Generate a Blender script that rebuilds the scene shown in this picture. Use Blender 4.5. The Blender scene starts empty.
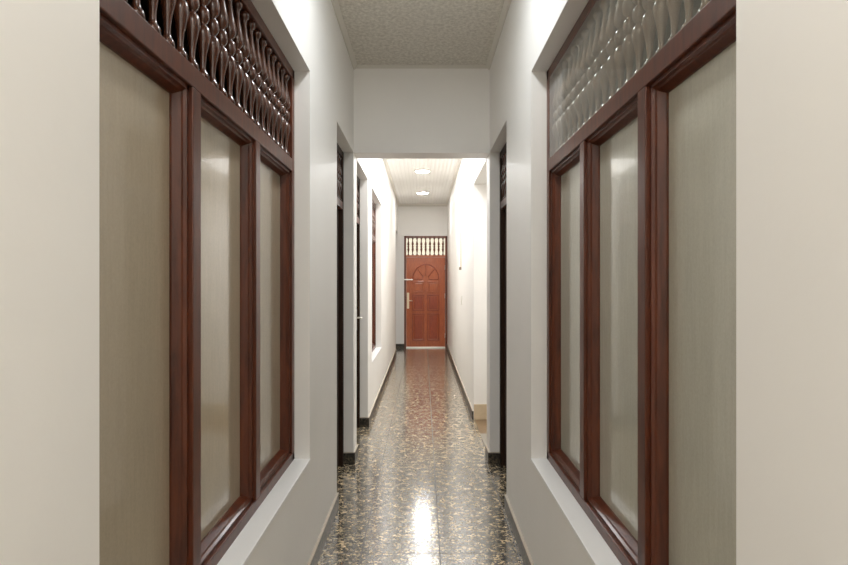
import bpy, bmesh, math, random
from mathutils import Vector, Matrix
random.seed(4)
S = bpy.context.scene
C = S.collection

# ------------------------------------------------------------------ dimensions (metres)
XL, XR = -0.53, 0.507            # corridor wall faces
H = 3.03                         # ceiling height
YB, YE = -2.6, 11.9              # back wall / end wall
HY0, HY1 = 4.30, 4.50            # cross wall with the opening
HEAD = 2.37                      # head height of every opening
CAM_H = 1.38

# ------------------------------------------------------------------ helpers
class MB:
    """collects shapes, then links them as ONE mesh object"""
    def __init__(self): self.bm = bmesh.new()
    def box(self, x0, x1, y0, y1, z0, z1, bev=0.0, mi=0):
        if x1 < x0: x0, x1 = x1, x0
        if y1 < y0: y0, y1 = y1, y0
        b = bmesh.new()
        bmesh.ops.create_cube(b, size=1.0)
        for v in b.verts:
            v.co = Vector(((x0+x1)/2 + v.co.x*(x1-x0), (y0+y1)/2 + v.co.y*(y1-y0), (z0+z1)/2 + v.co.z*(z1-z0)))
        if bev: bmesh.ops.bevel(b, geom=b.edges[:], offset=bev, segments=2, profile=0.5, affect='EDGES')
        for f in b.faces: f.material_index = mi
        self.merge(b); return self
    def merge(self, b):
        me = bpy.data.meshes.new('t'); b.to_mesh(me); b.free(); self.bm.from_mesh(me); bpy.data.meshes.remove(me)
    def prism(self, poly, fn, a, b, mi=0):
        """extrude polygon [(p,q)..] from a to b; fn(p,q,t)->xyz"""
        n = len(poly)
        A = [self.bm.verts.new(fn(p, q, a)) for p, q in poly]
        B = [self.bm.verts.new(fn(p, q, b)) for p, q in poly]
        fs = [self.bm.faces.new(A), self.bm.faces.new(B[::-1])]
        for i in range(n): fs.append(self.bm.faces.new((A[i], B[i], B[(i+1) % n], A[(i+1) % n])))
        for f in fs: f.material_index = mi
        return self
    def tube(self, pts, r, seg=10):
        pts = [Vector(p) for p in pts]; rings = []
        for i, p in enumerate(pts):
            d = (pts[min(i+1, len(pts)-1)] - pts[max(i-1, 0)]).normalized()
            up = Vector((0, 0, 1)) if abs(d.z) < .9 else Vector((1, 0, 0))
            s = d.cross(up).normalized(); t = s.cross(d)
            rings.append([self.bm.verts.new(p + r*(math.cos(2*math.pi*k/seg)*s + math.sin(2*math.pi*k/seg)*t)) for k in range(seg)])
        for a, b in zip(rings, rings[1:]):
            for k in range(seg): self.bm.faces.new((a[k], a[(k+1) % seg], b[(k+1) % seg], b[k]))
        self.bm.faces.new(rings[0][::-1]); self.bm.faces.new(rings[-1]); return self
    def lathe(self, prof, c=(0, 0, 0), seg=16, axis='z'):
        rings = []
        for r, h in prof:
            ring = []
            for k in range(seg):
                a = 2*math.pi*k/seg; p, q = r*math.cos(a), r*math.sin(a)
                co = (c[0]+p, c[1]+q, c[2]+h) if axis == 'z' else (c[0]+p, c[1]+h, c[2]+q)
                ring.append(self.bm.verts.new(co))
            rings.append(ring)
        for a, b in zip(rings, rings[1:]):
            for k in range(seg): self.bm.faces.new((a[k], a[(k+1) % seg], b[(k+1) % seg], b[k]))
        self.bm.faces.new(rings[0][::-1]); self.bm.faces.new(rings[-1]); return self
    def build(self, name, mat, parent=None, smooth=False, loc=None):
        bmesh.ops.recalc_face_normals(self.bm, faces=self.bm.faces[:])
        org = wloc(parent) if parent else Vector((0, 0, 0))
        off = Vector(loc) if loc is not None else org
        bmesh.ops.translate(self.bm, verts=self.bm.verts[:], vec=-off)
        me = bpy.data.meshes.new(name); self.bm.to_mesh(me); self.bm.free()
        for m in (mat if isinstance(mat, (list, tuple)) else [mat]): me.materials.append(m)
        if smooth:
            for p in me.polygons: p.use_smooth = True
        o = bpy.data.objects.new(name, me); C.objects.link(o)
        o.parent = parent; o.location = off - org
        return o
def wloc(o):
    v = Vector((0, 0, 0))
    while o: v += o.location; o = o.parent
    return v
def tag(o, label, cat, group=None, kind=None):
    o['label'] = label; o['category'] = cat
    if group: o['group'] = group
    if kind: o['kind'] = kind
    return o
def empty(name, loc, label, cat, group=None, kind=None):
    o = bpy.data.objects.new(name, None); C.objects.link(o); o.location = loc; o.empty_display_size = .1
    return tag(o, label, cat, group, kind)

# ------------------------------------------------------------------ materials
def mat(name):
    m = bpy.data.materials.new(name); m.use_nodes = True
    nt = m.node_tree; b = nt.nodes['Principled BSDF']
    return m, nt, b
def nd(nt, t, **kw):
    n = nt.nodes.new(t)
    for k, v in kw.items():
        if k.startswith('i_'): n.inputs[k[2:].replace('_', ' ')].default_value = v
        else: setattr(n, k, v)
    return n
def coords(nt, scale=(1, 1, 1)):
    tc = nd(nt, 'ShaderNodeTexCoord'); mp = nd(nt, 'ShaderNodeMapping')
    mp.inputs['Scale'].default_value = scale
    nt.links.new(tc.outputs['Object'], mp.inputs['Vector']); return mp.outputs['Vector']
def ramp(nt, fac, stops):
    r = nd(nt, 'ShaderNodeValToRGB'); e = r.color_ramp.elements
    while len(e) < len(stops): e.new(.5)
    for q, (p, c) in zip(e, stops): q.position = p; q.color = (*c, 1)
    nt.links.new(fac, r.inputs['Fac']); return r.outputs['Color']
def bump(nt, b, h, strength, dist):
    n = nd(nt, 'ShaderNodeBump'); n.inputs['Strength'].default_value = strength; n.inputs['Distance'].default_value = dist
    nt.links.new(h, n.inputs['Height']); nt.links.new(n.outputs['Normal'], b.inputs['Normal']); return n.outputs['Normal']

def paint(name, col, rough=.45, bmp=.15, spec=.4):
    m, nt, b = mat(name); v = coords(nt)
    n = nd(nt, 'ShaderNodeTexNoise', i_Scale=2.2, i_Detail=4.0); nt.links.new(v, n.inputs['Vector'])
    c = ramp(nt, n.outputs['Fac'], [(.3, tuple(x*.965 for x in col)), (.7, col)])
    nt.links.new(c, b.inputs['Base Color'])
    n2 = nd(nt, 'ShaderNodeTexNoise', i_Scale=26.0, i_Detail=3.0); nt.links.new(v, n2.inputs['Vector'])
    bump(nt, b, n2.outputs['Fac'], bmp, .004)
    b.inputs['Roughness'].default_value = rough; b.inputs['Specular IOR Level'].default_value = spec
    return m
def wood(name, dark, light, rough=.3, spec=.5, coat=.3, sc=1.0):
    m, nt, b = mat(name); v = coords(nt, (9*sc, 9*sc, 1.3*sc))
    n = nd(nt, 'ShaderNodeTexNoise', i_Scale=4.0, i_Detail=6.0, i_Roughness=.6, i_Distortion=.6); nt.links.new(v, n.inputs['Vector'])
    c = ramp(nt, n.outputs['Fac'], [(.3, dark), (.7, light)])
    nt.links.new(c, b.inputs['Base Color'])
    bump(nt, b, n.outputs['Fac'], .06, .002)
    b.inputs['Roughness'].default_value = rough; b.inputs['Specular IOR Level'].default_value = spec
    b.inputs['Coat Weight'].default_value = coat; b.inputs['Coat Roughness'].default_value = .15
    return m
def plain(name, col, rough=.4, metal=0.0, spec=.5):
    m, nt, b = mat(name); v = coords(nt)
    n = nd(nt, 'ShaderNodeTexNoise', i_Scale=40.0); nt.links.new(v, n.inputs['Vector'])
    nt.links.new(ramp(nt, n.outputs['Fac'], [(.3, tuple(x*.93 for x in col)), (.7, col)]), b.inputs['Base Color'])
    b.inputs['Roughness'].default_value = rough; b.inputs['Metallic'].default_value = metal
    b.inputs['Specular IOR Level'].default_value = spec
    return m
def emit(name, col, st):
    m, nt, b = mat(name); b.inputs['Base Color'].default_value = (.9, .9, .9, 1)
    b.inputs['Emission Color'].default_value = (*col, 1); b.inputs['Emission Strength'].default_value = st
    return m
def stone(name, grout=True, bright=1.0, rough=.17):
    m, nt, b = mat(name); v = coords(nt)
    vo = nd(nt, 'ShaderNodeTexVoronoi', i_Scale=95.0, i_Randomness=1.0); nt.links.new(v, vo.inputs['Vector'])
    sep = nd(nt, 'ShaderNodeSeparateColor'); nt.links.new(vo.outputs['Color'], sep.inputs['Color'])
    k = bright
    c = ramp(nt, sep.outputs['Red'], [(.0, (.007*k, .007*k, .006*k)), (.35, (.025*k, .022*k, .016*k)), (.55, (.085*k, .074*k, .055*k)),
                                      (.80, (.13*k, .108*k, .077*k)), (1.0, (.18*k, .152*k, .112*k))])
    n = nd(nt, 'ShaderNodeTexNoise', i_Scale=20.0, i_Detail=3.0); nt.links.new(v, n.inputs['Vector'])
    f = ramp(nt, n.outputs['Fac'], [(.38, (.38, .38, .39)), (.50, (.95, .92, .86)), (.64, (1.9, 1.75, 1.5))])
    mx = nd(nt, 'ShaderNodeMix', data_type='RGBA', blend_type='MULTIPLY'); mx.inputs['Factor'].default_value = 1
    nt.links.new(c, mx.inputs['A']); nt.links.new(f, mx.inputs['B'])
    out = mx.outputs['Result']
    if grout:
        # square tiles of 0.40 m
        sx = nd(nt, 'ShaderNodeSeparateXYZ'); nt.links.new(v, sx.inputs['Vector'])
        ds = []
        for ax, o0 in (('X', .085), ('Y', 2.88)):
            a = nd(nt, 'ShaderNodeMath', operation='SUBTRACT'); nt.links.new(sx.outputs[ax], a.inputs[0]); a.inputs[1].default_value = o0 - .2
            d = nd(nt, 'ShaderNodeMath', operation='DIVIDE'); nt.links.new(a.outputs[0], d.inputs[0]); d.inputs[1].default_value = .40
            fr = nd(nt, 'ShaderNodeMath', operation='FRACT'); nt.links.new(d.outputs[0], fr.inputs[0])
            s = nd(nt, 'ShaderNodeMath', operation='SUBTRACT'); nt.links.new(fr.outputs[0], s.inputs[0]); s.inputs[1].default_value = .5
            ab = nd(nt, 'ShaderNodeMath', operation='ABSOLUTE'); nt.links.new(s.outputs[0], ab.inputs[0]); ds.append(ab.outputs[0])
        mn = nd(nt, 'ShaderNodeMath', operation='MINIMUM'); nt.links.new(ds[0], mn.inputs[0]); nt.links.new(ds[1], mn.inputs[1])
        lt = nd(nt, 'ShaderNodeMath', operation='LESS_THAN'); nt.links.new(mn.outputs[0], lt.inputs[0]); lt.inputs[1].default_value = .0075
        m2 = nd(nt, 'ShaderNodeMix', data_type='RGBA'); nt.links.new(lt.outputs[0], m2.inputs['Factor'])
        nt.links.new(out, m2.inputs['A']); m2.inputs['B'].default_value = (.06, .052, .04, 1); out = m2.outputs['Result']
        rr = nd(nt, 'ShaderNodeMapRange'); nt.links.new(lt.outputs[0], rr.inputs['Value'])
        rr.inputs['To Min'].default_value = rough; rr.inputs['To Max'].default_value = .6
        nt.links.new(rr.outputs[0], b.inputs['Roughness'])
        cw = nd(nt, 'ShaderNodeMapRange'); nt.links.new(lt.outputs[0], cw.inputs['Value'])
        cw.inputs['To Min'].default_value = .8; cw.inputs['To Max'].default_value = .1
        nt.links.new(cw.outputs[0], b.inputs['Coat Weight'])
    else: b.inputs['Roughness'].default_value = rough
    nt.links.new(out, b.inputs['Base Color'])
    n3 = nd(nt, 'ShaderNodeTexNoise', i_Scale=30.0, i_Detail=3.0); nt.links.new(v, n3.inputs['Vector'])
    bump(nt, b, n3.outputs['Fac'], .02, .001)
    if grout:
        b.inputs['IOR'].default_value = 2.0; b.inputs['Coat IOR'].default_value = 2.0; b.inputs['Coat Roughness'].default_value = .14
    return m
def obscure_glass(name, col, streak=1.0):
    m, nt, b = mat(name); v = coords(nt, (55, 55, 5))
    n = nd(nt, 'ShaderNodeTexNoise', i_Scale=1.6, i_Detail=3.0, i_Distortion=.4); nt.links.new(v, n.inputs['Vector'])
    v2 = coords(nt); g = nd(nt, 'ShaderNodeTexNoise', i_Scale=170.0, i_Detail=2.0); nt.links.new(v2, g.inputs['Vector'])
    ad = nd(nt, 'ShaderNodeMath', operation='ADD'); nt.links.new(n.outputs['Fac'], ad.inputs[0]); nt.links.new(g.outputs['Fac'], ad.inputs[1])
    hf = nd(nt, 'ShaderNodeMath', operation='MULTIPLY'); nt.links.new(ad.outputs[0], hf.inputs[0]); hf.inputs[1].default_value = .5
    c = ramp(nt, hf.outputs[0], [(.35, tuple(x*.90 for x in col)), (.65, col)])
    nt.links.new(c, b.inputs['Base Color'])
    bump(nt, b, hf.outputs[0], .14*streak, .004)
    b.inputs['Roughness'].default_value = .13; b.inputs['IOR'].default_value = 1.5
    b.inputs['Transmission Weight'].default_value = .25
    b.inputs['Coat Weight'].default_value = .6; b.inputs['Coat Roughness'].default_value = .05
    return m
def clear_glass(name):
    m, nt, b = mat(name); v = coords(nt, (30, 30, 12))
    out = nt.nodes['Material Output']
    n = nd(nt, 'ShaderNodeTexNoise', i_Scale=1.5, i_Detail=2.0); nt.links.new(v, n.inputs['Vector'])
    tr = nd(nt, 'ShaderNodeBsdfTransparent'); tr.inputs['Color'].default_value = (.93, .95, .93, 1)
    gl = nd(nt, 'ShaderNodeBsdfGlossy'); gl.inputs['Roughness'].default_value = .06
    df = nd(nt, 'ShaderNodeBsdfDiffuse'); df.inputs['Color'].default_value = (.62, .60, .55, 1)
    fr = nd(nt, 'ShaderNodeFresnel'); fr.inputs['IOR'].default_value = 1.5
    a = nd(nt, 'ShaderNodeMixShader'); a.inputs[0].default_value = .10
    nt.links.new(tr.outputs[0], a.inputs[1]); nt.links.new(df.outputs[0], a.inputs[2])
    q = nd(nt, 'ShaderNodeMixShader'); 
    ge = nd(nt, 'ShaderNodeNewGeometry'); iv = nd(nt, 'ShaderNodeMath', operation='SUBTRACT'); iv.inputs[0].default_value = 1; nt.links.new(ge.outputs['Backfacing'], iv.inputs[1])
    mu = nd(nt, 'ShaderNodeMath', operation='MULTIPLY'); nt.links.new(fr.outputs[0], mu.inputs[0]); nt.links.new(iv.outputs[0], mu.inputs[1])
    nt.links.new(mu.outputs[0], q.inputs[0]); nt.links.new(a.outputs[0], q.inputs[1]); nt.links.new(gl.outputs[0], q.inputs[2])
    nt.links.new(q.outputs[0], out.inputs['Surface']); nt.nodes.remove(b)
    return m

M = {}
M['wall'] = paint('white_wall_paint', (.875, .86, .83))
M['soffit'] = M['wall']
M['sill'] = paint('white_sill_paint', (.86, .86, .85), rough=.35)
M['trim'] = paint('pale_cornice_paint', (.70, .67, .61))
M['wood'] = wood('mahogany', (.050, .012, .005), (.125, .031, .011), rough=.36, coat=.12, spec=.35)
M['bal'] = wood('mahogany_with_haze', (.19, .11, .07), (.29, .18, .12), rough=.22, coat=.6)  # lighter copy of the baluster wood, with the glass haze painted in
M['dim'] = paint('room_shade_paint', (.20, .18, .15))  # dark tone paints in the gloom of the unlit rooms
M['dark'] = wood('dark_mahogany', (.045, .015, .008), (.10, .034, .017), rough=.25, coat=.4)
M['dull'] = wood('dark_brown_door', (.022, .012, .008), (.05, .026, .016), rough=.6, spec=.15, coat=0)
M['red'] = wood('shaded_door_wood', (.27, .035, .008), (.42, .070, .015), rough=.3, sc=2)  # darker copy of the orange wood; lower-door shade painted in
M['frame'] = wood('brown_door_frame', (.10, .025, .010), (.19, .048, .018), rough=.35, coat=.1)
M['redl'] = wood('orange_door_wood', (.38, .072, .014), (.54, .13, .030), rough=.28, sc=2)
M['floor'] = stone('speckled_granite_tile', bright=3.4)
M['base'] = stone('dark_granite_skirting', grout=False, bright=.5, rough=.36)
M['cap'] = plain('edge_highlight_paint', (.50, .44, .36), .6)  # pale tone paints the lit glint on the skirting's top edge
M['glassL'] = obscure_glass('frosted_glass_warm', (.58, .49, .36))
M['glassR'] = obscure_glass('frosted_glass_green', (.68, .66, .55))
M['clear'] = clear_glass('clear_pane')
M['steel'] = plain('brushed_steel', (.75, .72, .66), .3, .9)
M['brass'] = plain('pale_brass', (.85, .74, .55), .3, .7)
M['plastic'] = plain('white_plastic', (.80, .78, .72), .4)
M['tan'] = plain('tan_plastic', (.50, .40, .27), .5)
M['black'] = plain('dark_plastic', (.22, .17, .12), .5)
M['beige'] = plain('beige_tile', (.62, .50, .34), .35)
M['brown'] = plain('brown_floor_band', (.20, .13, .07), .3)  # brown for the far band of the passage floor
M['grey'] = plain('grey_tile', (.33, .30, .25), .3)
M['lamp'] = emit('lamp_diffuser', (1, .98, .95), 58)
# mottled board ceiling
m, nt, b = mat('mottled_ceiling_board'); v = coords(nt, (1.2, 1, 1))
n1 = nd(nt, 'ShaderNodeTexNoise', i_Scale=38.0, i_Detail=5.0, i_Roughness=.65); nt.links.new(v, n1.inputs['Vector'])
nt.links.new(ramp(nt, n1.outputs['Fac'], [(.35, (.56, .53, .47)), (.65, (.80, .77, .70))]), b.inputs['Base Color'])
bump(nt, b, n1.outputs['Fac'], .4, .006); b.inputs['Roughness'].default_value = .7
M['ceil'] = m
# ribbed plank ceiling
m, nt, b = mat('white_plank_ceiling'); v = coords(nt)
w = nd(nt, 'ShaderNodeTexWave', i_Scale=5.8, wave_profile='SIN'); w.bands_direction = 'X'; nt.links.new(v, w.inputs['Vector'])
nt.links.new(ramp(nt, w.outputs['Fac'], [(.0, (.78, .765, .73)), (.25, (.87, .855, .82))]), b.inputs['Base Color'])
bump(nt, b, w.outputs['Fac'], .35, .006); b.inputs['Roughness'].default_value = .25
M['plank'] = m

# ------------------------------------------------------------------ room shell
def slab(name, a0, a1, z0, z1, holes, t0, t1, axis, mats, label, cat='wall'):
    """a wall with rectangular openings: a runs along the wall, t through it; only outer faces are made"""
    A = sorted({a0, a1, *[h[0] for h in holes], *[h[1] for h in holes]}); Z = sorted({z0, z1, *[h[2] for h in holes], *[h[3] for h in holes]})
    A = [x for x in A if a0 <= x <= a1]; Z = [x for x in Z if z0 <= x <= z1]
    def full(i, j):
        if i < 0 or j < 0 or i >= len(A)-1 or j >= len(Z)-1: return False
        ca, cz = (A[i]+A[i+1])/2, (Z[j]+Z[j+1])/2
        return not any(h[0] < ca < h[1] and h[2] < cz < h[3] for h in holes)
    mb = MB(); cache = {}
    def V(a, z, t):
        k = (round(a, 5), round(z, 5), round(t, 5))
        if k not in cache: cache[k] = mb.bm.verts.new((t, a, z) if axis == 'y' else (a, t, z))
        return cache[k]
    for i in range(len(A)-1):
        for j in range(len(Z)-1):
            if not full(i, j): continue
            p, q, r, s = A[i], A[i+1], Z[j], Z[j+1]
            for t in (t0, t1): mb.bm.faces.new([V(p, r, t), V(q, r, t), V(q, s, t), V(p, s, t)])
            if not full(i-1, j): mb.bm.faces.new([V(p, r, t0), V(p, s, t0), V(p, s, t1), V(p, r, t1)])
            if not full(i+1, j): mb.bm.faces.new([V(q, r, t0), V(q, s, t0), V(q, s, t1), V(q, r, t1)])
            if not full(i, j-1): mb.bm.faces.new([V(p, r, t0), V(q, r, t0), V(q, r, t1), V(p, r, t1)])
            if not full(i, j+1): mb.bm.faces.new([V(p, s, t0), V(q, s, t0), V(q, s, t1), V(p, s, t1)])
    o = mb.build(name, mats)
    return tag(o, label, cat, kind='structure')

SILL = .55
W1 = (.925, 2.645, SILL, HEAD); W2 = (.915, 2.650, SILL, HEAD); W3 = (5.85, 7.18, SILL, HEAD)
D1 = (3.47, 4.30, 0, HEAD); D2 = (3.435, 4.30, 0, HEAD); D3 = (4.50, 5.41, 0, HEAD); D5 = (10.95, 11.9, 0, 2.41)
PASS = (4.50, 5.68, 0, HEAD)
TH = .24
slab('wall_left', YB, YE, 0, H, [W1, D1, D3, W3, D5], XL, XL-TH, 'y', M['wall'], 'white left wall of the corridor with window and doorways cut through')
slab('wall_right', YB, YE, 0, H, [W2, D2, PASS], XR, XR+TH, 'y', M['wall'], 'white right wall of the corridor with window, doorway and side opening')
EX0, EX1, ETOP = -.40, XR, 2.36
slab('wall_end', XL-TH, XR+TH, 0, H, [(EX0, EX1, 0, ETOP)], YE, YE+.2, 'x', M['wall'], 'white end wall around and above the reddish door')
slab('wall_back', XL-TH, XR+TH, 0, H, [], YB-.2, YB, 'x', M['wall'], 'white wall closing the corridor behind the viewpoint')
o = MB().box(XL, XR, HY0, HY1, HEAD-.004, H).build('wall_header', M['wall'])
tag(o, 'white cross wall above the opening between the two halves of the corridor', 'wall', kind='structure')

o = MB().box(XL-TH, XR+TH, YB, YE+.2, -.08, 0).build('floor', M['floor'])
tag(o, 'glossy dark speckled stone tile floor of the corridor', 'floor', kind='structure')
o = MB().box(XL, XR, YB, HY0, H, H+.06).build('ceiling_front', M['ceil'])
tag(o, 'mottled beige board ceiling over the front half of the corridor', 'ceiling', kind='structure')
o = MB().box(XL, XR, HY1, YE, H, H+.06).build('ceiling_rear', M['plank'])
tag(o, 'white ribbed plank ceiling over the far half of the corridor', 'ceiling', kind='structure')

# cornices
def cornice(mb, run, size=.03):
    poly = [(0, 0), (0, -size), (size*.35, -size), (size, -size*.35), (size, 0)]
    kind, c, a, b = run
    fn = {'L': lambda p, q, t: (c+p, t, H+q), 'R': lambda p, q, t: (c-p, t, H+q),
          'F': lambda p, q, t: (t, c-p, H+q), 'B': lambda p, q, t: (t, c+p, H+q)}[kind]
    mb.prism(poly, fn, a, b)
mb = MB()
cornice(mb, ('L', XL, YB, HY0)); cornice(mb, ('R', XR, YB, HY0)); cornice(mb, ('F', HY0, XL, XR), .022)
tag(mb.build('trim_1', M['trim']), 'thin pale cornice around the mottled front ceiling', 'cornice', kind='structure')
mb = MB()
cornice(mb, ('L', XL, HY1, YE), .035); cornice(mb, ('R', XR, HY1, YE), .035); cornice(mb, ('F', YE, XL, XR), .05)
tag(mb.build('trim_2', M['trim']), 'thin pale cornice around the ribbed ceiling at the far end', 'cornice', kind='structure')

# skirting: stone tile with a highlight painted along the top edge
BH, BT = .085, .013
def skirt(mb, x0, x1, y0, y1):
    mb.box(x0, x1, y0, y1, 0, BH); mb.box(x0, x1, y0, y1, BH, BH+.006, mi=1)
RV = .075                      # depth of a door recess
mb = MB()
for a, b in ((YB, D1[0]), (5.41, D5[0])): skirt(mb, XL, XL+BT, a, b)
skirt(mb, XL, XL+BT, HY0, HY1)
skirt(mb, XL-RV, XL+BT, HY0-BT, HY0); skirt(mb, XL-RV, XL+BT, 5.41-BT, 5.41); skirt(mb, XL-RV, EX0, YE-BT, YE)
tag(mb.build('baseboard_left', [M['base'], M['cap']]), 'dark stone skirting with a highlight painted on its top edge along the left wall', 'baseboard', kind='structure')
mb = MB()
for a, b in ((YB, D2[0]), (PASS[1], YE)): skirt(mb, XR-BT, XR, a, b)
skirt(mb, XR-BT, XR, HY0, HY1); skirt(mb, XR-BT, XR+RV, HY0-BT, HY0)
tag(mb.build('baseboard_right', [M['base'], M['cap']]), 'dark stone skirting with a highlight painted on its top edge along the right wall', 'baseboard', kind='structure')

# side passage on the right
PX = 2.1
mb = MB()
mb.box(XR+TH, PX, PASS[1], PASS[1]+.1, 0, HEAD+.1); mb.box(XR+TH, PX, PASS[0]-.1, PASS[0], 0, HEAD+.1); mb.box(PX, PX+.1, PASS[0]-.1, PASS[1]+.1, 0, HEAD+.1)
tag(mb.build('wall_passage', M['wall']), 'white walls of the side passage opening off the right wall', 'wall', kind='structure')
tag(MB().box(XR+TH, PX, PASS[0], PASS[1], HEAD, HEAD+.1).build('ceiling_passage', M['wall']), 'white ceiling of the side passage', 'ceiling', kind='structure')
mb = MB().box(XR+.012, PX, PASS[0], 5.14, .0005, .006).box(XR+.012, PX, 5.14, PASS[1], .0005, .006, mi=1)
tag(mb.build('floor_passage', [M['grey'], M['brown']]), 'grey tile floor with a brown band inside the right side passage', 'floor', kind='structure')
tag(MB().box(XR+.004, PX, PASS[1]-.012, PASS[1], .006, .157).build('baseboard_passage', M['beige']), 'beige tile skirting at the foot of the side passage wall', 'baseboard', kind='structure')

# unlit rooms behind the windows
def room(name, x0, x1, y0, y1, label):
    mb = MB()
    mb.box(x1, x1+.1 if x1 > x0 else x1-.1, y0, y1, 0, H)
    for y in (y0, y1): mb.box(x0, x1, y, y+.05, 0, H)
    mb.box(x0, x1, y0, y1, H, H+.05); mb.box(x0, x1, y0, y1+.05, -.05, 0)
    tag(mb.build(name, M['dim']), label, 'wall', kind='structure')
room('wall_room_left', XL-TH, -2.6, .3, 3.2, 'shade-darkened walls of the unlit room behind the left window')
room('wall_room_right', XR+TH, 2.6, .3, 3.2, 'shade-darkened walls of the unlit room behind the right window')
room('wall_room_rear', XL-TH, -2.0, 5.6, 7.5, 'shade-darkened walls of the unlit room behind the far left window')

# ------------------------------------------------------------------ balusters
def turned(L, seg=14, k=1.0):
    h = L/2
    q = [(.0175, 0), (.0175, .014), (.0160, .020), (.0105, .026), (.0082, .036), (.0080, .050), (.0105, .074), (.0160, .100), (.0205, .120), (.0215, .134), (.0185, .149), (.0095, .160), (.0085, .163)]
    ball = [(.0125, .1665), (.0175, .174), (.0190, .1822)]
    s = h/.188
    low = [(r*k, z*s) for r, z in q+ball] + [(.0195*k, h)]
    prof = low + [(r, L-z) for r, z in low[-2::-1]]
    mb = MB().lathe(prof, seg=seg); return mb
_bal = {}
def balusters(root, places, L, mtl, key, k=1.0, seg=14):
    if key not in _bal:
        o = turned(L, seg, k).build('baluster', mtl, smooth=True); _bal[key] = o.data; bpy.data.objects.remove(o)
    org = wloc(root)
    for p in places:
        o = bpy.data.objects.new('baluster', _bal[key]); C.objects.link(o); o.parent = root; o.location = Vector(p)-org

# ------------------------------------------------------------------ windows
RAIL0, RAIL1 = 1.893, 1.950
def build_window(name, side, hole, npan, nbal, pane, label):
    xw = XL if side < 0 else XR
    y0, y1, z0, z1 = hole
    X = lambda u: xw + side*u
    F0, F1 = .072, .150            # frame front / back
    root = empty(name, (X(F0), (y0+y1)/2, z0), label, 'window', kind='structure')
    z0 += .004; z1 -= .002
    bx = lambda mb, u0, u1, a, b, c, d, bev=.003: mb.box(X(u0), X(u1), a, b, c, d, bev)
    # plastered sill slab
    MB().box(X(-.003), X(F0+.02), y0+.001, y1-.001, z0-.012, z0+.002, .001).build('window_sill', M['sill'], root)
    st, ml = .045, .055
    mb = MB()
    bx(mb, F0, F1, y0, y0+st, z0, z1); bx(mb, F0, F1, y1-st, y1, z0, z1)
    bx(mb, F0, F1, y0, y1, z1-st, z1); bx(mb, F0, F1, y0, y1, z0, z0+.04)
    fr = mb.build('window_frame', M['wood'], root)
    bx(MB(), F0, F1, y0+st, y1-st, RAIL0, RAIL1).build('transom_rail', M['wood'], root)
    pitch = (y1-y0-st)/npan
    edges = [y0+st]
    for i in range(1, npan):
        c = y0 + st/2 + pitch*i
        bx(MB(), F0, F1, c-ml/2, c+ml/2, z0+.04, RAIL0).build('mullion', M['wood'], root)
        edges += [c-ml/2, c+ml/2]
    edges.append(y1-st)
    for i in range(npan):
        a, b = edges[2*i], edges[2*i+1]; c, d = z0+.04, RAIL0
        sash = MB()
        # stepped, sloping beads around the pane: (u, inset) profile
        prof = [(F0+.012, 0), (F0+.012, .010), (F0+.020, .014), (F0+.024, .018), (F0+.044, .027), (F0+.062, .027), (F0+.062, 0)]
        sash.prism(prof, lambda u, w, t: (X(u), a+w, t), c, d); sash.prism(prof, lambda u, w, t: (X(u), b-w, t), c, d)
        sash.prism(prof, lambda u, w, t: (X(u), t, c+w), a, b); sash.prism(prof, lambda u, w, t: (X(u), t, d-w), a, b)
        s = sash.build('sash', M['wood'], root)
        MB().box(X(F0+.050), X(F0+.055), a+.015, b-.015, c+.015, d-.015).build('glass_pane', M['glassL' if side < 0 else 'glassR'], s)
    zb, zt = RAIL1, z1-st
    step = (y1-y0-2*st)/nbal
    balusters(root, [(X(F0+(.031 if pane else .022)), y0+st+step*(i+.5), zb) for i in range(nbal)], zt-zb, M['dark'] if not pane else M['bal'], ('w', pane))
    if pane:
        p = MB().box(X(F0+.002), X(F0+.006), y0+st, y1-st, zb, zt).build('transom_pane', M['clear'], root)
        p['label'] = 'clear glass pane in front of the balusters'
    return root
build_window('window_1', -1, W1, 3, 22, False, 'large left window of three frosted panes under a row of dark turned balusters')
build_window('window_2', 1, W2, 3, 22, True, 'large right window of three frosted panes with glazed balusters above')
build_window('window_3', -1, W3, 2, 16, False, 'small far window in the left wall, past both left doorways')

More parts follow.
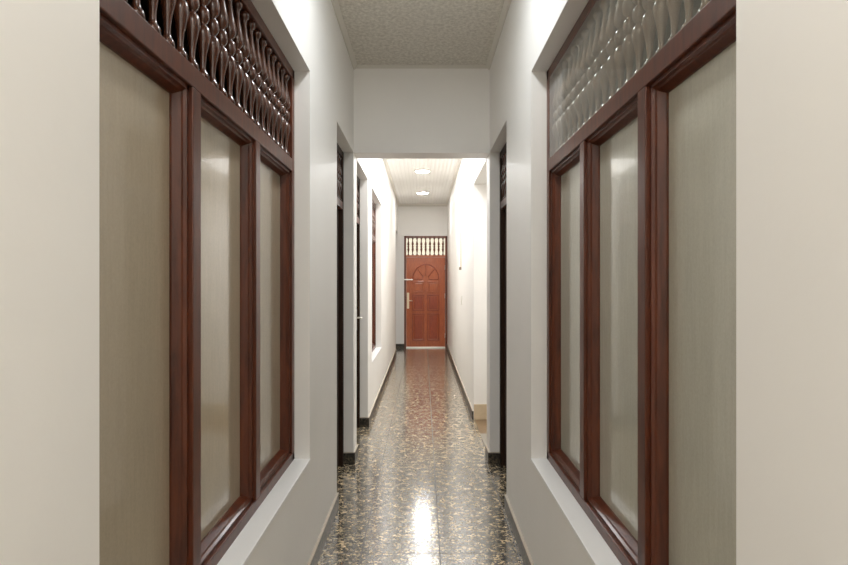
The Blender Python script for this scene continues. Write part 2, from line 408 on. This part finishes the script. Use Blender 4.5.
# ------------------------------------------------------------------ edge-on doors in the side walls
def side_door(name, side, hole, label, handle=True, swing=1):
    xw = XL if side < 0 else XR
    y0, y1, z0, z1 = hole
    X = lambda u: xw + side*u
    root = empty(name, (X(RV), (y0+y1)/2, 0), label, 'door', kind='structure')
    z1 -= .003; st = .05; F0, F1 = RV, RV+.10
    mb = MB()
    mb.box(X(F0), X(F1), y0, y0+st, 0, z1, .003); mb.box(X(F0), X(F1), y1-st, y1, 0, z1, .003)
    mb.box(X(F0), X(F1), y0, y1, z1-st, z1, .003)
    mb.build('door_frame', M['dull'], root)
    MB().box(X(F0), X(F1), y0+st, y1-st, 1.93, 1.985, .003).build('transom_rail', M['wood'], root)
    a, b = y0+st+.003, y1-st-.003
    lf = MB().box(X(F0+.03), X(F0+.07), a, b, .008, 1.927, .003).build('door_leaf', M['dull'], root)
    w = (b-a-.30)/2
    for (c, d) in ((.2, .75), (.87, 1.25), (1.37, 1.80)):
        for k in range(2):
            s = a+.10+k*(w+.10)
            MB().box(X(F0+.022), X(F0+.032), s, s+w, c, d, .006).build('door_panel', M['dull'], lf)
    MB().box(X(F0+.085), X(F0+.089), y0+st, y1-st, 1.985, z1-st).build('transom_pane', M['glassL'], root)
    n = 10; step = (y1-y0-2*st)/n
    balusters(root, [(X(F0+.022), y0+st+step*(i+.5), 1.985) for i in range(n)], z1-st-1.985, M['dark'], ('d', round(z1, 2)))
    if handle:
        yy = b-.06 if swing > 0 else a+.06
        h = MB().box(X(F0+.018), X(F0+.031), yy-.02, yy+.02, .93, 1.13, .004).build('handle_plate', M['steel'], lf)
        MB().tube([(X(F0+.02), yy, 1.05), (X(F0-.02), yy, 1.05), (X(F0-.03), yy-.02*swing, 1.05), (X(F0-.03), yy-.11*swing, 1.05)], .008).build('lever', M['steel'], h, True)
    return root
side_door('door_1', -1, D1, 'dark brown left door in the recess just before the cross wall', handle=False)
side_door('door_2', 1, D2, 'dark brown right door in the recess just before the cross wall', handle=False)
side_door('door_3', -1, D3, 'dark left door in the recess just behind the cross wall')
side_door('door_5', -1, (D5[0], D5[1], 0, D5[3]), 'recessed left door beside the end wall', handle=False)

# ------------------------------------------------------------------ the reddish door at the end
root = empty('door_4', ((EX0+EX1)/2, YE, 0), 'glossy reddish panelled door with a carved fan and barred transom at the end', 'door', kind='structure')
f0, f1 = YE-.012, YE+.11; st = .042
mb = MB()
mb.box(EX0, EX0+st, f0, f1, 0, ETOP, .004); mb.box(EX1-st, EX1-.001, f0, f1, 0, ETOP, .004); mb.box(EX0, EX1-.001, f0, f1, ETOP-st, ETOP, .004)
mb.build('door_frame', M['frame'], root)
MB().box(EX0+st, EX1-st, f0+.004, f1, 1.915, 1.955, .004).build('transom_rail', M['redl'], root)
MB().box(EX0+st, EX1-st, YE-.02, f1, 0, .022, .004).build('threshold', M['steel'], root)
L0, L1 = EX0+st+.003, EX1-st-.003
yl = YE+.02
leaf = MB().box(L0, L1, yl, yl+.045, .026, 1.912, .003).build('door_leaf', M['redl'], root)
def panel(x0, x1, z0, z1, m):
    p = MB()
    r = .022
    p.box(x0, x1, yl-.028, yl+.002, z0, z0+r, .005); p.box(x0, x1, yl-.028, yl+.002, z1-r, z1, .005)
    p.box(x0, x0+r, yl-.028, yl+.002, z0, z1, .005); p.box(x1-r, x1, yl-.028, yl+.002, z0, z1, .005)
    g = r+.018
    p.box(x0+g, x1-g, yl-.014, yl+.002, z0+g, z1-g, .008)
    p.build('door_panel', m, leaf)
c0 = .055
for (a, b, m) in ((1.175, 1.405, M['redl']), (.78, 1.125, M['red']), (.155, .725, M['red'])):
    panel(c0-.285, c0-.03, a, b, m); panel(c0+.03, c0+.285, a, b, m)
# carved sunburst fan: four wedges under a rounded moulding
zc, R, Rz = 1.445, .275, .315
for k in range(4):
    a0, a1 = math.pi*k/4 + .09, math.pi*(k+1)/4 - .09
    def pt(r, a): return (c0 + r*R*math.cos(a), zc + r*Rz*math.sin(a))
    poly = [pt(.22, (a0+a1)/2)] + [pt(.86, a0+(a1-a0)*t/6) for t in range(7)]
    MB().prism(poly, lambda p, q, t: (p, t, q), yl-.011, yl+.002).build('fan_panel', M['redl'], leaf)
arch = MB()
arch.tube([(c0 + R*math.cos(math.pi*t/20), yl-.002, zc + Rz*math.sin(math.pi*t/20)) for t in range(21)], .010, 8)
arch.build('fan_arch', M['red'], leaf, True)
mb = MB()
for k in range(5):
    a = math.pi*k/4
    mb.tube([(c0 + .07*math.cos(a), yl-.001, zc + .07*math.sin(a)), (c0 + R*.97*math.cos(a), yl-.001, zc + Rz*.97*math.sin(a))], .006, 8)
mb.build('fan_spokes', M['red'], leaf, True)
h = MB().box(L0+.012, L0+.060, yl-.016, yl, .83, 1.165, .005).build('handle_plate', M['brass'], leaf)
h['label'] = 'pale metal handle plate'
MB().tube([(L0+.036, yl-.012, 1.0), (L0+.036, yl-.055, 1.0), (L0+.05, yl-.06, 1.0), (L0+.13, yl-.058, .995)], .010, 10).build('lever', M['brass'], h, True)
bt = MB().box(EX0+.002, L0+.14, yl-.05, yl-.036, 1.430, 1.452, .003).box(L0+.02, L0+.035, yl-.04, yl+.001, 1.425, 1.457, .002).box(L0+.10, L0+.115, yl-.04, yl+.001, 1.425, 1.457, .002).build('slide_bolt', M['steel'], leaf)
bt['label'] = 'pale metal slide bolt'
for z in (.26, 1.10, 1.70):
    MB().tube([(L1+.001, yl-.008, z-.05), (L1+.001, yl-.008, z+.05)], .008, 8).build('hinge', M['steel'], root, True)
nb = 9; stp = (EX1-EX0-2*st)/nb
balusters(root, [(EX0+st+stp*(i+.5), YE+.05, 1.955) for i in range(nb)], ETOP-st-1.955, M['frame'], 'end', k=1.15)
MB().box(EX0+st, EX1-st, YE+.062+.025, YE+.066+.025, 1.955, ETOP-st).build('transom_pane', M['clear'], root)

# ------------------------------------------------------------------ things on the ceiling and walls
def ceiling_light(y, label):
    t = empty('ceiling_light', (-.01, y, H), label, 'lamp', 'ceiling lights of the far corridor')
    MB().lathe([(.118, -.0005), (.118, -.018), (.110, -.024), (.100, -.024), (.098, -.016), (.098, -.0005)], (-.01, y, H), 32).build('housing', M['plastic'], t, True)
    MB().lathe([(.097, -.017), (.095, -.0225), (.03, -.0245)], (-.01, y, H), 32).build('diffuser', M['lamp'], t, True)
ceiling_light(8.3, 'nearer round flush lamp on the ribbed white ceiling')
ceiling_light(10.3, 'farther round flush lamp on the ribbed ceiling, closest to the reddish door')

t = empty('wall_cable', (XR, 7.5, 1.57), 'thin tan cable with a small dark end hanging down the far right wall', 'cable')
MB().box(XR-.011, XR-.0005, 7.492, 7.508, 1.585, 2.04, .002).build('cable_cover', M['tan'], t)
MB().box(XR-.03, XR-.0005, 7.48, 7.52, 1.548, 1.585, .004).build('cable_end', M['black'], t)
t = empty('light_switch', (XR, 7.4, 1.15), 'small pale switch on the right wall below the tan cable', 'switch')
MB().box(XR-.010, XR-.0005, 7.36, 7.44, 1.09, 1.21, .003).build('switch_plate', M['plastic'], t)
MB().box(XR-.016, XR-.009, 7.385, 7.415, 1.12, 1.18, .003).build('switch_rocker', M['plastic'], t)

# ------------------------------------------------------------------ light
def lamp(name, loc, w, size, col=(1, .97, .93), rot=(0, 0, 0)):
    l = bpy.data.lights.new(name, 'AREA'); l.shape = 'DISK'; l.size = size; l.energy = w; l.color = col
    o = bpy.data.objects.new(name, l); C.objects.link(o); o.location = loc; o.rotation_euler = rot
    return o
lamp('lamp_front', (0, 2.3, H-.02), 6, .24, (.93, .975, 1))
lamp('lamp_rear', (0, .1, H-.02), 4.3, .24, (1, .97, .93))
lamp('lamp_back', (0, -1.7, H-.02), 14, .24, (1, .97, .93))
lamp('lamp_corridor', (0, 6.3, H-.02), 9, .24, (.97, .98, 1))
lamp('fill_cross', (0, 5.0, H-.02), 6, .24, (.97, .98, 1))  # added unseen source behind the cross wall, brightens the far corridor
lamp('fill_middle', (0, 7.2, H-.02), 9, .24, (.97, .98, 1))  # extra fill light hidden from view by the cross wall, no fitting
lamp('fill_passage', (1.3, 5.0, HEAD-.02), 6, .2)  # invented light that whitens the passage wall, out of view
w = bpy.data.worlds.new('sky'); S.world = w; w.use_nodes = True
bg = w.node_tree.nodes['Background']; bg.inputs['Color'].default_value = (1, .86, .68, 1); bg.inputs['Strength'].default_value = .6

# ------------------------------------------------------------------ camera
cd = bpy.data.cameras.new('camera'); cam = bpy.data.objects.new('camera', cd); C.objects.link(cam)
cam.location = (0, 0, CAM_H); cam.rotation_euler = (math.radians(90), 0, 0)
cd.sensor_width = 36; cd.lens = 36*565/848; cd.shift_x = .001; cd.clip_start = .05
S.camera = cam
S.view_settings.view_transform = 'Standard'; S.view_settings.look = 'None'
S.view_settings.exposure = 1.18; S.view_settings.gamma = 1.0; S.view_settings.use_curve_mapping = False
S.cycles.use_denoising = True
S.cycles.max_bounces = 14; S.cycles.diffuse_bounces = 8; S.cycles.glossy_bounces = 6; S.cycles.transparent_max_bounces = 12
S.cycles.sample_clamp_indirect = 6.0
